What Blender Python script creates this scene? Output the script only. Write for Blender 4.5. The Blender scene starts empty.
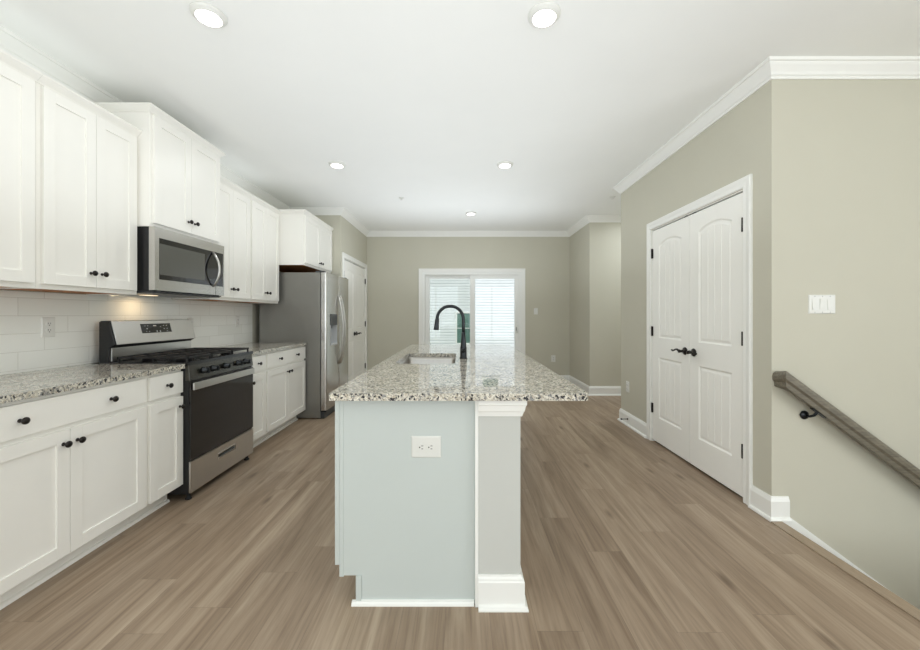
import bpy, bmesh, math, random
from mathutils import Vector, Matrix
random.seed(7)
sc = bpy.context.scene
COL = sc.collection
PI = math.pi

# ------------------------------------------------------------------ camera
EYE = 1.238
FPX = 380.0
cam_d = bpy.data.cameras.new('camera'); cam = bpy.data.objects.new('camera', cam_d); COL.objects.link(cam)
cam.location = (0, 0, EYE); cam.rotation_euler = (PI/2, 0, 0)
cam_d.sensor_fit = 'HORIZONTAL'; cam_d.sensor_width = 36.0
cam_d.lens = 36.0*FPX/920.0
cam_d.shift_x = -1.0/920.0; cam_d.shift_y = -10.0/920.0
cam_d.clip_start = 0.05; cam_d.clip_end = 200
sc.camera = cam

# ------------------------------------------------------------------ sky, daylight, exposure
wd = bpy.data.worlds.new('sky'); sc.world = wd; wd.use_nodes = True
bg = wd.node_tree.nodes['Background']
bg.inputs[0].default_value = (0.92, 0.96, 1.0, 1); bg.inputs[1].default_value = 1.0
sc.view_settings.view_transform = 'Standard'; sc.view_settings.look = 'None'
sc.view_settings.exposure = 0.09; sc.view_settings.gamma = 1.0
sc.view_settings.use_curve_mapping = False
sc.cycles.use_denoising = True
sc.cycles.max_bounces = 10; sc.cycles.diffuse_bounces = 6; sc.cycles.glossy_bounces = 5
sc.cycles.transparent_max_bounces = 12; sc.cycles.sample_clamp_indirect = 6.0
sc.cycles.caustics_reflective = False; sc.cycles.caustics_refractive = False
LED_W = 3.3           # each ceiling lamp
DAY_W = 39           # daylight through each of the tall windows behind the camera
BOUNCE_W = 32        # added fill panel facing up behind the camera, no lamp there
KITCHEN_W = 25.5      # unseen up-facing panel added to brighten the kitchen ceiling
DINING_W = 9        # another added up-light, lifting the ceiling by the sliding door
HALL_W = 21          # unseen light added in the hall to brighten the far end
STAIR_W = 0.6         # added overhead fill for the stairs, out of view
SIDEL_W = 44  # added fill in front of the left wall, no window there
SIDE_W = 82          # added fill from the right of the living room, not a window
def area_light(name, loc, rot, sx, sy, w, color, shape='RECTANGLE', parent=None, spread=PI):
    d = bpy.data.lights.new(name, 'AREA'); d.shape = shape; d.size = sx
    if shape in ('RECTANGLE', 'ELLIPSE'): d.size_y = sy
    d.energy = w; d.color = color; d.spread = spread
    o = bpy.data.objects.new(name, d); COL.objects.link(o)
    o.location = loc; o.rotation_euler = rot
    if parent: o.parent = parent
    return o
REAR_WINDOWS = [(-2.25, -0.10), (0.35, 2.50)]
WZ0, WZ1 = 0.12, 2.62
COOL = (.93, 1.0, 1.07)
for a, b in REAR_WINDOWS:
    area_light('daylight', ((a+b)/2, -3.80, (WZ0+WZ1)/2), (PI/2, 0, 0), b-a-.1, WZ1-WZ0-.1, DAY_W, (0.90, 0.97, 1.0))
area_light('living_fill', (0, -1.3, .9), (PI, 0, 0), 4.4, 3.0, BOUNCE_W, COOL)
area_light('kitchen_fill', (-.25, 3.15, 1.65), (PI, 0, 0), 3.0, 5.3, KITCHEN_W, COOL)
for y in (1.93, 3.86):
    area_light('cabinet_top_fill', (-2.31, y, 2.475), (PI, 0, 0), .22, 1.0, .35, COOL)  # added up-light for the ceiling corner, no lamp on the cabinets
area_light('dining_fill', (.1, 5.55, 1.45), (PI, 0, 0), 2.4, 1.0, DINING_W, COOL)
area_light('hall_fill', (3.2, 5.15, 2.70), (0, 0, 0), 1.6, .8, HALL_W, COOL)
area_light('stair_fill', (3.2, 1.6, 2.70), (0, 0, 0), 1.6, .8, STAIR_W, COOL)
area_light('side_fill', (4.5, -1.2, 1.4), (0, PI/2, 0), 2.2, 3.2, SIDE_W, (0.94, 1.0, 1.04))
area_light('side_fill', (-2.4, -1.6, 1.4), (0, -PI/2, 0), 2.2, 3.0, SIDEL_W, (0.94, 1.0, 1.04))
sun_d = bpy.data.lights.new('sun', 'SUN'); sun_d.energy = 2.7; sun_d.angle = math.radians(1.0); sun_d.color = (1.0, .97, .93)
sun = bpy.data.objects.new('sun', sun_d); COL.objects.link(sun); sun.rotation_euler = (math.radians(27), 0, math.radians(8))
# ------------------------------------------------------------------ materials
MATS = {}
class NT:
    def __init__(s, name):
        m = bpy.data.materials.new(name); m.use_nodes = True; s.m = m; s.t = m.node_tree
        s.b = s.t.nodes['Principled BSDF']; s.out = s.t.nodes['Material Output']
    def n(s, typ, **kw):
        nd = s.t.nodes.new(typ)
        for k, v in kw.items():
            if k == 'i':
                for kk, vv in v.items():
                    if isinstance(vv, bpy.types.NodeSocket): s.t.links.new(vv, nd.inputs[kk])
                    else: nd.inputs[kk].default_value = vv
            else: setattr(nd, k, v)
        return nd
    def math(s, op, a, b=None, c=None):
        nd = s.n('ShaderNodeMath', operation=op)
        for i, v in enumerate((a, b, c)):
            if v is None: continue
            if isinstance(v, bpy.types.NodeSocket): s.t.links.new(v, nd.inputs[i])
            else: nd.inputs[i].default_value = v
        return nd.outputs[0]
    def ramp(s, fac, stops, interp='LINEAR'):
        nd = s.n('ShaderNodeValToRGB'); nd.color_ramp.interpolation = interp
        e = nd.color_ramp.elements
        while len(e) < len(stops): e.new(0.5)
        for el, (p, c) in zip(e, stops):
            el.position = p; el.color = (c[0], c[1], c[2], 1)
        s.t.links.new(fac, nd.inputs[0]); return nd.outputs[0]
    def mix(s, fac, a, b, blend='MIX'):
        nd = s.n('ShaderNodeMix', data_type='RGBA', blend_type=blend)
        for i, v in ((0, fac), (6, a), (7, b)):
            if isinstance(v, bpy.types.NodeSocket): s.t.links.new(v, nd.inputs[i])
            elif i == 0: nd.inputs[i].default_value = v
            else: nd.inputs[i].default_value = (v[0], v[1], v[2], 1)
        return nd.outputs[2]
    def link(s, a, key): s.t.links.new(a, s.b.inputs[key])
    def bump(s, h, strength, dist=0.001):
        nd = s.n('ShaderNodeBump', i={'Strength': strength, 'Distance': dist, 'Height': h})
        s.t.links.new(nd.outputs[0], s.b.inputs['Normal'])

def lin(r, g, b):
    f = lambda c: (c/255/12.92) if c/255 <= 0.04045 else ((c/255+0.055)/1.055)**2.4
    return (f(r), f(g), f(b))

def simple(name, col, rough=.5, metal=0.0, noise=0.0, nscale=40, bump=0.0, spec=.5, stretch=None, coat=0.0):
    k = NT(name); k.b.inputs['Roughness'].default_value = rough; k.b.inputs['Metallic'].default_value = metal
    k.b.inputs['Specular IOR Level'].default_value = spec
    k.b.inputs['Coat Weight'].default_value = coat
    tc = k.n('ShaderNodeTexCoord')
    vec = tc.outputs['Object']
    if stretch:
        mp = k.n('ShaderNodeMapping', i={'Vector': vec, 'Scale': stretch}); vec = mp.outputs[0]
    nz = k.n('ShaderNodeTexNoise', i={'Vector': vec, 'Scale': nscale, 'Detail': 3.0})
    lo = [c*(1-noise) for c in col]; hi = [min(1, c*(1+noise)) for c in col]
    k.link(k.ramp(nz.outputs[0], [(0.3, lo), (0.7, hi)]), 'Base Color')
    if bump: k.bump(nz.outputs[0], bump)
    MATS[name] = k.m
    return k

simple('wall_paint', lin(199, 196, 181), .65, noise=.012, nscale=3, bump=.0, spec=.25)
simple('knee_paint', lin(198, 199, 194), .65, noise=.012, nscale=3, spec=.25)
simple('ceiling_paint', lin(246, 247, 245), .8, noise=.01, nscale=2, spec=.15)
simple('trim_paint', lin(240, 240, 236), .38, noise=.008, nscale=5)
simple('cabinet_paint', lin(240, 238, 232), .36, noise=.008, nscale=6)
simple('island_paint', lin(197, 204, 201), .36, noise=.008, nscale=6)
simple('door_paint', lin(246, 245, 240), .4, noise=.008, nscale=5)
simple('white_plastic', lin(224, 224, 219), .35, noise=.005)
simple('slot_black', (.02, .02, .02), .6)
simple('bronze', (.028, .024, .022), .32, .75, noise=.2, nscale=60)
simple('dark_steel', (.11, .105, .095), .25, 1.0, noise=.05)
simple('black_metal', (.028, .031, .034), .3, .7, noise=.2, nscale=60)
simple('stainless', (.60, .585, .56), .27, 1.0, noise=.05, nscale=30, stretch=(1, 1, 60))
simple('brushed_steel', (.60, .585, .56), .30, 1.0, noise=.05, nscale=30, stretch=(60, 1, 60))
simple('sink_steel', (.46, .44, .41), .3, 1.0, noise=.05, nscale=30)
simple('fridge_side', (.25, .243, .222), .3, .5, noise=.05, nscale=200, bump=.02)
simple('black_enamel', (.012, .012, .014), .18, 0, noise=.1)
simple('side_black', (.006, .006, .007), .4, 0, noise=.1)
simple('cast_iron', (.022, .021, .021), .55, .2, noise=.2, nscale=120, bump=.1)
simple('black_glass', (.008, .008, .009), .05, 0, noise=.1, coat=.4)
simple('oven_glass', (.012, .011, .011), .12, 0, noise=.4, nscale=14, stretch=(1, .25, 5), coat=.2)
simple('window_mesh', (.11, .11, .10), .12, 0, noise=.1, nscale=400)
simple('display_marks', (.45, .46, .45), .5)
simple('well_grey', (.55, .56, .57), .35)
simple('grey_plastic', (.30, .31, .32), .4)
simple('dark_grey_plastic', (.05, .052, .055), .35)
simple('raw_wood', lin(176, 112, 58), .6, noise=.2, nscale=12, stretch=(30, 2, 2))
simple('gap_dark', (.01, .009, .008), .9)
simple('rubber', (.015, .015, .015), .8)
simple('lawn', (.12, .2, .06), .9, noise=.4, nscale=8)
simple('vinyl_white', lin(240, 241, 238), .35, noise=.005)
simple('house_glass', (.12, .22, .19), .12, 0, noise=.2, nscale=2)
simple('chrome', (.7, .7, .7), .15, 1.0)
simple('stair_wood', lin(156, 138, 117), .45, noise=.12, nscale=10, stretch=(20, 2, 20))

def emit(name, col, s):
    k = NT(name); k.b.inputs['Base Color'].default_value = (.9, .9, .9, 1)
    k.b.inputs['Emission Color'].default_value = (*col, 1); k.b.inputs['Emission Strength'].default_value = s
    MATS[name] = k.m
emit('led_lens', (1.0, .97, .92), 7.0)
emit('cook_lamp', (1.0, .74, .45), 1.5)

def glass(name, tint, gloss):
    k = NT(name); k.t.nodes.remove(k.b)
    tr = k.n('ShaderNodeBsdfTransparent'); tr.inputs[0].default_value = (*tint, 1)
    gl = k.n('ShaderNodeBsdfGlossy'); gl.inputs['Roughness'].default_value = .02
    fr = k.n('ShaderNodeFresnel', i={'IOR': 1.45})
    f = k.math('MULTIPLY', fr.outputs[0], gloss)
    mx = k.n('ShaderNodeMixShader'); k.t.links.new(f, mx.inputs[0])
    k.t.links.new(tr.outputs[0], mx.inputs[1]); k.t.links.new(gl.outputs[0], mx.inputs[2])
    k.t.links.new(mx.outputs[0], k.out.inputs[0]); MATS[name] = k.m
glass('pane_screened', (.86, .88, .87), .8)
glass('pane_clear', (.98, .99, 1.0), .8)

def floor_material():
    k = NT('floor_planks'); PW, PL = .181, 1.22
    tc = k.n('ShaderNodeTexCoord'); sp = k.n('ShaderNodeSeparateXYZ', i={0: tc.outputs['Object']})
    X, Y = sp.outputs[0], sp.outputs[1]
    u = k.math('ADD', k.math('DIVIDE', X, PW), 100.35); row = k.math('FLOOR', u); fu = k.math('FRACT', u)
    wr = k.n('ShaderNodeTexWhiteNoise', noise_dimensions='1D', i={'W': row})
    v = k.math('ADD', k.math('DIVIDE', Y, PL), k.math('ADD', wr.outputs[0], 50.0)); colm = k.math('FLOOR', v); fv = k.math('FRACT', v)
    cid = k.n('ShaderNodeCombineXYZ', i={0: row, 1: colm, 2: 0.0})
    wp = k.n('ShaderNodeTexWhiteNoise', noise_dimensions='3D', i={'Vector': cid.outputs[0]})
    # grain, stretched along the plank, shifted per plank
    sh = k.math('MULTIPLY', wp.outputs[0], 37.0)
    gv = k.n('ShaderNodeCombineXYZ', i={0: k.math('ADD', X, sh), 1: k.math('MULTIPLY', Y, .06), 2: sh})
    g1 = k.n('ShaderNodeTexNoise', i={'Vector': gv.outputs[0], 'Scale': 10.0, 'Detail': 5.0, 'Roughness': .62, 'Distortion': 1.1})
    gv2 = k.n('ShaderNodeCombineXYZ', i={0: k.math('ADD', X, sh), 1: k.math('MULTIPLY', Y, .045), 2: sh})
    g2 = k.n('ShaderNodeTexNoise', i={'Vector': gv2.outputs[0], 'Scale': 95.0, 'Detail': 3.0, 'Roughness': .6})
    kv = k.n('ShaderNodeCombineXYZ', i={0: k.math('MULTIPLY', X, 5.5), 1: k.math('MULTIPLY', Y, 1.7), 2: 3.0})
    kn = k.n('ShaderNodeTexVoronoi', i={'Vector': kv.outputs[0], 'Scale': 1.0, 'Randomness': 1.0})
    knot = k.ramp(kn.outputs['Distance'], [(0.0, (1, 1, 1)), (0.05, (.8, .8, .8)), (0.14, (0, 0, 0))])
    base = k.ramp(g1.outputs[0], [(0.28, lin(126, 107, 88)), (0.5, lin(154, 135, 115)), (0.72, lin(176, 158, 137))])
    fine = k.ramp(g2.outputs[0], [(0.34, (.86, .85, .84)), (0.52, (1.0, 1.0, 1.0)), (0.70, (1.05, 1.05, 1.05))])
    c = k.mix(1.0, base, fine, 'MULTIPLY')
    tone = k.ramp(wp.outputs[0], [(0.0, (.92, .91, .90)), (0.5, (1.0, .99, .98)), (1.0, (1.05, 1.055, 1.06))])
    c = k.mix(1.0, c, tone, 'MULTIPLY')
    c = k.mix(k.math('MULTIPLY', knot, .75), c, lin(96, 78, 62))
    e1 = k.math('MINIMUM', fu, k.math('SUBTRACT', 1.0, fu)); e2 = k.math('MINIMUM', fv, k.math('SUBTRACT', 1.0, fv))
    s1 = k.math('LESS_THAN', k.math('MULTIPLY', e1, PW), .0009); s2 = k.math('LESS_THAN', k.math('MULTIPLY', e2, PL), .0010)
    seam = k.math('MAXIMUM', s1, s2)
    c = k.mix(k.math('MULTIPLY', seam, .35), c, lin(85, 70, 56))
    k.link(c, 'Base Color'); k.b.inputs['Roughness'].default_value = .42; k.b.inputs['Specular IOR Level'].default_value = .4
    k.bump(g2.outputs[0], .08, .0006)
    MATS['floor_planks'] = k.m
floor_material()

def granite_material():
    k = NT('granite'); tc = k.n('ShaderNodeTexCoord'); O = tc.outputs['Object']
    nz = k.n('ShaderNodeTexNoise', i={'Vector': O, 'Scale': 60.0, 'Detail': 2.0})
    add = k.n('ShaderNodeMix', data_type='VECTOR'); add.inputs[0].default_value = .012
    k.t.links.new(O, add.inputs[4]); k.t.links.new(nz.outputs[1], add.inputs[5])
    v1 = k.n('ShaderNodeTexVoronoi', i={'Vector': add.outputs[1], 'Scale': 125.0})
    r1 = k.n('ShaderNodeSeparateColor', i={0: v1.outputs['Color']})
    c1 = k.ramp(r1.outputs[0], [(0.0, lin(58, 58, 62)), (0.12, lin(146, 146, 145)), (0.22, lin(198, 193, 181)), (0.45, lin(224, 220, 209)), (0.72, lin(190, 182, 167)), (0.86, lin(146, 144, 141)), (0.93, lin(208, 203, 192))], 'CONSTANT')
    v2 = k.n('ShaderNodeTexVoronoi', i={'Vector': add.outputs[1], 'Scale': 330.0})
    r2 = k.n('ShaderNodeSeparateColor', i={0: v2.outputs['Color']})
    c2 = k.ramp(r2.outputs[1], [(0.0, (.16, .16, .18)), (0.07, (.78, .78, .77)), (0.3, (1, 1, 1)), (0.8, (1.12, 1.12, 1.1))], 'CONSTANT')
    big = k.n('ShaderNodeTexNoise', i={'Vector': O, 'Scale': 16.0, 'Detail': 3.0})
    c3 = k.ramp(big.outputs[0], [(0.35, (.86, .85, .84)), (0.65, (1.06, 1.05, 1.03))])
    c = k.mix(1.0, k.mix(1.0, c1, c2, 'MULTIPLY'), c3, 'MULTIPLY')
    k.link(c, 'Base Color'); k.b.inputs['Roughness'].default_value = .025; k.b.inputs['IOR'].default_value = 1.65
    MATS['granite'] = k.m
granite_material()

def tile_material():
    k = NT('wall_tile'); TL, TH = .405, .1016
    tc = k.n('ShaderNodeTexCoord'); sp = k.n('ShaderNodeSeparateXYZ', i={0: tc.outputs['Object']})
    Y, Z = sp.outputs[1], sp.outputs[2]
    v = k.math('ADD', k.math('DIVIDE', k.math('SUBTRACT', Z, 1.2338), TH), 40.0)
    row = k.math('FLOOR', v); fv = k.math('FRACT', v)
    u = k.math('ADD', k.math('ADD', k.math('DIVIDE', k.math('SUBTRACT', Y, 2.12), TL), 30.0), k.math('MULTIPLY', k.math('SUBTRACT', row, 40.0), -.3333))
    colm = k.math('FLOOR', u); fu = k.math('FRACT', u)
    e1 = k.math('MULTIPLY', k.math('MINIMUM', fu, k.math('SUBTRACT', 1.0, fu)), TL)
    e2 = k.math('MULTIPLY', k.math('MINIMUM', fv, k.math('SUBTRACT', 1.0, fv)), TH)
    e = k.math('MINIMUM', e1, e2)
    grout = k.math('LESS_THAN', e, .0012)
    cid = k.n('ShaderNodeCombineXYZ', i={0: row, 1: colm, 2: 0.0})
    wn = k.n('ShaderNodeTexWhiteNoise', noise_dimensions='3D', i={'Vector': cid.outputs[0]})
    c = k.ramp(wn.outputs[0], [(0.0, lin(239, 240, 234)), (1.0, lin(244, 245, 240))])
    c = k.mix(grout, c, lin(205, 205, 197)); k.link(c, 'Base Color')
    r = k.math('ADD', k.math('MULTIPLY', grout, .6), .1); k.link(r, 'Roughness')
    h = k.n('ShaderNodeMapRange', i={0: e, 1: 0.0, 2: .004}); k.bump(h.outputs[0], .35, .0015)
    MATS['wall_tile'] = k.m
tile_material()

def siding_material():
    k = NT('lap_siding'); tc = k.n('ShaderNodeTexCoord'); sp = k.n('ShaderNodeSeparateXYZ', i={0: tc.outputs['Object']})
    k.b.inputs['Roughness'].default_value = .7
    nz = k.n('ShaderNodeTexNoise', i={'Vector': tc.outputs['Object'], 'Scale': 3.0})
    k.link(k.ramp(nz.outputs[0], [(0.3, lin(226, 230, 232)), (0.7, lin(234, 237, 239))]), 'Base Color')
    MATS['lap_siding'] = k.m
siding_material()

def rail_material():
    k = NT('rail_wood'); tc = k.n('ShaderNodeTexCoord')
    mp = k.n('ShaderNodeMapping', i={'Vector': tc.outputs['Object'], 'Rotation': (0, math.radians(36.3), 0), 'Scale': (3, 60, 60)})
    nz = k.n('ShaderNodeTexNoise', i={'Vector': mp.outputs[0], 'Scale': 1.5, 'Detail': 4.0})
    k.link(k.ramp(nz.outputs[0], [(0.3, lin(96, 91, 79)), (0.7, lin(126, 119, 104))]), 'Base Color')
    k.b.inputs['Roughness'].default_value = .42; MATS['rail_wood'] = k.m
rail_material()

# ------------------------------------------------------------------ mesh helpers
class MB:
    def __init__(s): s.bm = bmesh.new()
    def box(s, x0, x1, y0, y1, z0, z1):
        if x0 > x1: x0, x1 = x1, x0
        if y0 > y1: y0, y1 = y1, y0
        if z0 > z1: z0, z1 = z1, z0
        v = [s.bm.verts.new(p) for p in ((x0,y0,z0),(x1,y0,z0),(x1,y1,z0),(x0,y1,z0),(x0,y0,z1),(x1,y0,z1),(x1,y1,z1),(x0,y1,z1))]
        for f in ((3,2,1,0),(4,5,6,7),(0,1,5,4),(1,2,6,5),(2,3,7,6),(3,0,4,7)): s.bm.faces.new([v[i] for i in f])
        return s
    def prism(s, pts, mp, a, b, smooth=False):
        """polygon pts (u,v) extruded from a to b; mp(u,v,w)->xyz"""
        A = [s.bm.verts.new(mp(u, v, a)) for u, v in pts]; B = [s.bm.verts.new(mp(u, v, b)) for u, v in pts]
        n = len(pts); s.bm.faces.new(A[::-1]); s.bm.faces.new(B)
        for i in range(n):
            f = s.bm.faces.new([A[i], A[(i+1) % n], B[(i+1) % n], B[i]]); f.smooth = smooth
        return s
    def sweep(s, path, prof, mp, closed=False):
        """path 2-D points, prof (offset to the right of travel, height); mp(u,v,w)->xyz; mitred corners"""
        n = len(path); rings = []
        def nrm(a, b):
            d = Vector((b[0]-a[0], b[1]-a[1])); d.normalize(); return Vector((d.y, -d.x))
        for i in range(n):
            if closed: n1, n2 = nrm(path[i-1], path[i]), nrm(path[i], path[(i+1) % n])
            else:
                n1 = nrm(path[i-1], path[i]) if i > 0 else None; n2 = nrm(path[i], path[i+1]) if i < n-1 else None
                n1 = n1 or n2; n2 = n2 or n1
            m = (n1+n2)/(1+n1.dot(n2))
            rings.append([s.bm.verts.new(mp(path[i][0]+m.x*o, path[i][1]+m.y*o, h)) for o, h in prof])
        k = len(prof)
        for i in range(n if closed else n-1):
            a, b = rings[i], rings[(i+1) % n]
            for j in range(k): s.bm.faces.new([a[j], a[(j+1) % k], b[(j+1) % k], b[j]])
        if not closed:
            s.bm.faces.new(rings[0]); s.bm.faces.new(rings[-1][::-1])
        return s
    def lathe(s, prof, o=(0,0,0), ax='Z', seg=20):
        """prof: (r, h) from one end to the other along axis"""
        o = Vector(o)
        def P(r, h, t):
            c, q = r*math.cos(t), r*math.sin(t)
            d = {'Z': (c, q, h), 'X': (h, c, q), 'Y': (q, h, c), '-X': (-h, q, c), '-Y': (c, -h, q), '-Z': (q, c, -h)}[ax]
            return o+Vector(d)
        R = []
        for r, h in prof:
            if r < 1e-6: R.append([s.bm.verts.new(P(0, h, 0))])
            else: R.append([s.bm.verts.new(P(r, h, 2*PI*i/seg)) for i in range(seg)])
        for a, b in zip(R, R[1:]):
            for i in range(seg):
                j = (i+1) % seg
                if len(a) == 1 and len(b) == 1: continue
                if len(a) == 1: f = [a[0], b[i], b[j]]
                elif len(b) == 1: f = [a[i], b[0], a[j]]
                else: f = [a[i], b[i], b[j], a[j]]
                f = s.bm.faces.new(f); f.smooth = True
        for r in (R[0], R[-1]):
            if len(r) > 1: s.bm.faces.new(r)
        return s
    def tube(s, pts, rad, seg=12, flat=None):
        pts = [Vector(p) for p in pts]; n = len(pts)
        rad = rad if isinstance(rad, (list, tuple)) else [rad]*n
        T = []
        for i in range(n):
            t = pts[min(i+1, n-1)]-pts[max(i-1, 0)]; t.normalize(); T.append(t)
        up = Vector((0, 0, 1)) if abs(T[0].z) < .9 else Vector((1, 0, 0))
        x = T[0].cross(up); x.normalize(); R = []
        for i in range(n):
            x = x-T[i]*x.dot(T[i]); x.normalize(); y = T[i].cross(x)
            sx, sy = flat or (1, 1)
            R.append([s.bm.verts.new(pts[i]+(x*math.cos(2*PI*j/seg)*sx+y*math.sin(2*PI*j/seg)*sy)*rad[i]) for j in range(seg)])
        for a, b in zip(R, R[1:]):
            for j in range(seg):
                f = s.bm.faces.new([a[j], a[(j+1) % seg], b[(j+1) % seg], b[j]]); f.smooth = True
        s.bm.faces.new(R[0][::-1]); s.bm.faces.new(R[-1]); return s
    def face(s, pts): s.bm.faces.new([s.bm.verts.new(p) for p in pts]); return s
    def build(s, name, mat, parent=None, bevel=0.0, seg=2):
        bmesh.ops.recalc_face_normals(s.bm, faces=s.bm.faces)
        if parent is not None:
            bmesh.ops.transform(s.bm, matrix=Matrix.Translation(-parent_origin(parent)), verts=s.bm.verts)
        me = bpy.data.meshes.new(name); s.bm.to_mesh(me); s.bm.free()
        me.materials.append(MATS[mat] if isinstance(mat, str) else mat)
        o = bpy.data.objects.new(name, me); COL.objects.link(o)
        if parent is not None: o.parent = parent
        if bevel:
            m = o.modifiers.new('edge', 'BEVEL'); m.width = bevel; m.segments = seg; m.limit_method = 'ANGLE'; m.angle_limit = math.radians(40)
            m.harden_normals = False
        return o

def parent_origin(o):
    v = Vector((0, 0, 0))
    while o is not None: v += o.location; o = o.parent
    return v
def empty(name, loc, label=None, cat=None, group=None, kind=None):
    o = bpy.data.objects.new(name, None); COL.objects.link(o); o.location = loc; o.empty_display_size = .1
    tag(o, label, cat, group, kind); return o
def tag(o, label=None, cat=None, group=None, kind=None):
    if label: o['label'] = label
    if cat: o['category'] = cat
    if group: o['group'] = group
    if kind: o['kind'] = kind
    return o
def struct(o, label=None, cat=None): return tag(o, label, cat, None, 'structure')
def copy_tree(o, parent=None):
    c = o.copy(); COL.objects.link(c)
    if parent is not None: c.parent = parent
    for ch in list(o.children): copy_tree(ch, c)
    return c
XYZ = lambda u, v, w: (u, v, w)          # plan path, height
YZX = lambda u, v, w: (w, u, v)          # outline in a wall parallel to Y
XZY = lambda u, v, w: (u, w, v)          # outline in a wall parallel to X

# ------------------------------------------------------------------ room shell
XL, XP, XR, XN = -2.48, -1.72, 1.88, 1.98
YN, YB, YR0, YR1, YH, YREAR = 5.43, 6.92, 2.30, 4.465, 5.85, -3.60
XE = 4.60; CEIL = 2.755; XS = 1.905      # XS: edge of the floor at the stairs
ZD = -3.0

struct(MB().box(-2.62, XS, -3.72, 7.06, -.30, 0).box(XS, XE+.12, YR0+.05, 7.06, -.30, 0).box(XS, XE+.12, -3.72, 1.20, -.30, 0)
       .build('floor', 'floor_planks'), 'grey brown wood plank floor', 'floor')
struct(MB().box(-2.62, XE+.12, -3.72, 7.06, CEIL, CEIL+.15).build('ceiling', 'ceiling_paint'), 'flat white ceiling with round lights', 'ceiling')
struct(MB().box(XL-.12, XL, -3.72, YN, 0, CEIL).build('wall_left', 'wall_paint'), 'beige wall behind the white kitchen cabinets', 'wall')
# block left of the far double door, with the door pocket
PD0, PD1, DTOP = 5.575, 6.825, 2.075
w = MB().box(XL-.12, XP-.14, YN, 7.06, 0, CEIL)
w.box(XP-.14, XP, YN, PD0, 0, CEIL).box(XP-.14, XP, PD1, 7.06, 0, CEIL).box(XP-.14, XP, PD0, PD1, DTOP, CEIL)
struct(w.build('wall_pantry', 'wall_paint'), 'beige wall around the far white double door', 'wall')
SX0, SX1, STOP = -.705, 1.105, 2.018
w = MB().box(XP, SX0, YB, YB+.14, 0, CEIL).box(SX1, XN, YB, YB+.14, 0, CEIL).box(SX0, SX1, YB, YB+.14, STOP, CEIL)
struct(w.build('wall_back', 'wall_paint'), 'beige far wall around the sliding glass door', 'wall')
struct(MB().box(XN, XE, YH, 7.06, 0, CEIL).build('wall_nook', 'wall_paint'), 'beige wall beyond the opening right of the far wall', 'wall')
RD0, RD1 = 2.523, 3.742
w = MB().box(XR, XR+.14, YR0, RD0, 0, CEIL).box(XR, XR+.14, RD1, YR1, 0, CEIL).box(XR, XR+.14, RD0, RD1, DTOP, CEIL)
w.box(XR+.14, XE, YR0, YR1, 0, CEIL).box(XS+.001, XE, YR0, YR0+.05, ZD, 0)
struct(w.build('wall_right', 'wall_paint'), 'beige wall block with the near double door and the stair rail', 'wall')
struct(MB().box(XE, XE+.12, -3.72, 7.06, ZD, CEIL).build('wall_far_right', 'wall_paint'), 'beige end wall of the hall and stairs', 'wall')
w = MB().box(XS-.1, XS-.002, 1.1, YR0+.05, ZD, -.301).box(XS-.1, XE, 1.1, 1.2, ZD, -.301)
w.box(XS-.1, XE, 1.1, YR0, ZD-.1, ZD)
struct(w.build('wall_stairwell', 'wall_paint'), 'beige sides of the stairwell', 'wall')
w = MB(); xs = [-2.62]
for a, b in REAR_WINDOWS:
    w.box(xs[-1], a, -3.72, YREAR, 0, CEIL).box(a, b, -3.72, YREAR, 0, WZ0).box(a, b, -3.72, YREAR, WZ1, CEIL); xs.append(b)
w.box(xs[-1], XE+.12, -3.72, YREAR, 0, CEIL)
struct(w.build('wall_rear', 'wall_paint'), 'beige wall behind the camera with two tall windows', 'wall')
for i, (a, b) in enumerate(REAR_WINDOWS):
    r = struct(empty('window_%d' % (i+1), ((a+b)/2, -3.66, WZ0)), ['tall window behind the camera toward the kitchen side', 'tall window behind the camera toward the stair side'][i], 'window')
    m = MB(); t = .05
    m.box(a, a+t, -3.70, -3.62, WZ0, WZ1).box(b-t, b, -3.70, -3.62, WZ0, WZ1).box(a+t, b-t, -3.70, -3.62, WZ0, WZ0+t).box(a+t, b-t, -3.70, -3.62, WZ1-t, WZ1)
    m.box((a+b)/2-.03, (a+b)/2+.03, -3.70, -3.62, WZ0+t, WZ1-t).build('frame', 'trim_paint', r)
    MB().box(a+t, b-t, -3.664, -3.660, WZ0+t, WZ1-t).build('pane', 'pane_clear', r)
struct(MB().box(XL, XL+.008, 1.345, 4.503, .9145, 1.3715).box(XL, XL+.008, 2.53, 3.244, 1.3715, 1.392).build('wall_backsplash', 'wall_tile'),
       'glossy pale grey tile backsplash over the left counter', 'backsplash')

# crown, baseboards
CRP = [(0, CEIL-.093), (.010, CEIL-.093), (.013, CEIL-.078), (.020, CEIL-.073), (.028, CEIL-.060), (.052, CEIL-.030), (.060, CEIL-.018), (.068, CEIL-.016), (.073, CEIL-.004), (.073, CEIL), (0, CEIL)]
m = MB()
m.sweep([(XL, -3.60), (XL, YN), (XP, YN), (XP, YB), (XN, YB), (XN, YH), (XE, YH)], CRP, XYZ)
m.sweep([(XE, YR1), (XR, YR1), (XR, YR0), (XE, YR0)], CRP, XYZ)
struct(m.build('trim_crown', 'trim_paint'), 'white crown molding along the ceiling edge', 'crown molding')
BH = .142
BBP = [(0, 0), (.030, 0), (.030, .008), (.026, .017), (.0155, .021), (.0155, BH-.028), (.012, BH-.018), (.0085, BH-.008), (.006, BH), (0, BH)]
def base(name, path, label): struct(MB().sweep(path, BBP, XYZ).build(name, 'trim_paint'), label, 'baseboard')
base('baseboard_right_far', [(XE, YR1), (XR, YR1), (XR, 3.815)], 'white baseboard left of the near double door, with the door stop')
base('baseboard_right_near', [(XR, 2.450), (XR, YR0), (1.978, YR0)], 'short white baseboard wrapping the corner by the stairs')
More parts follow.
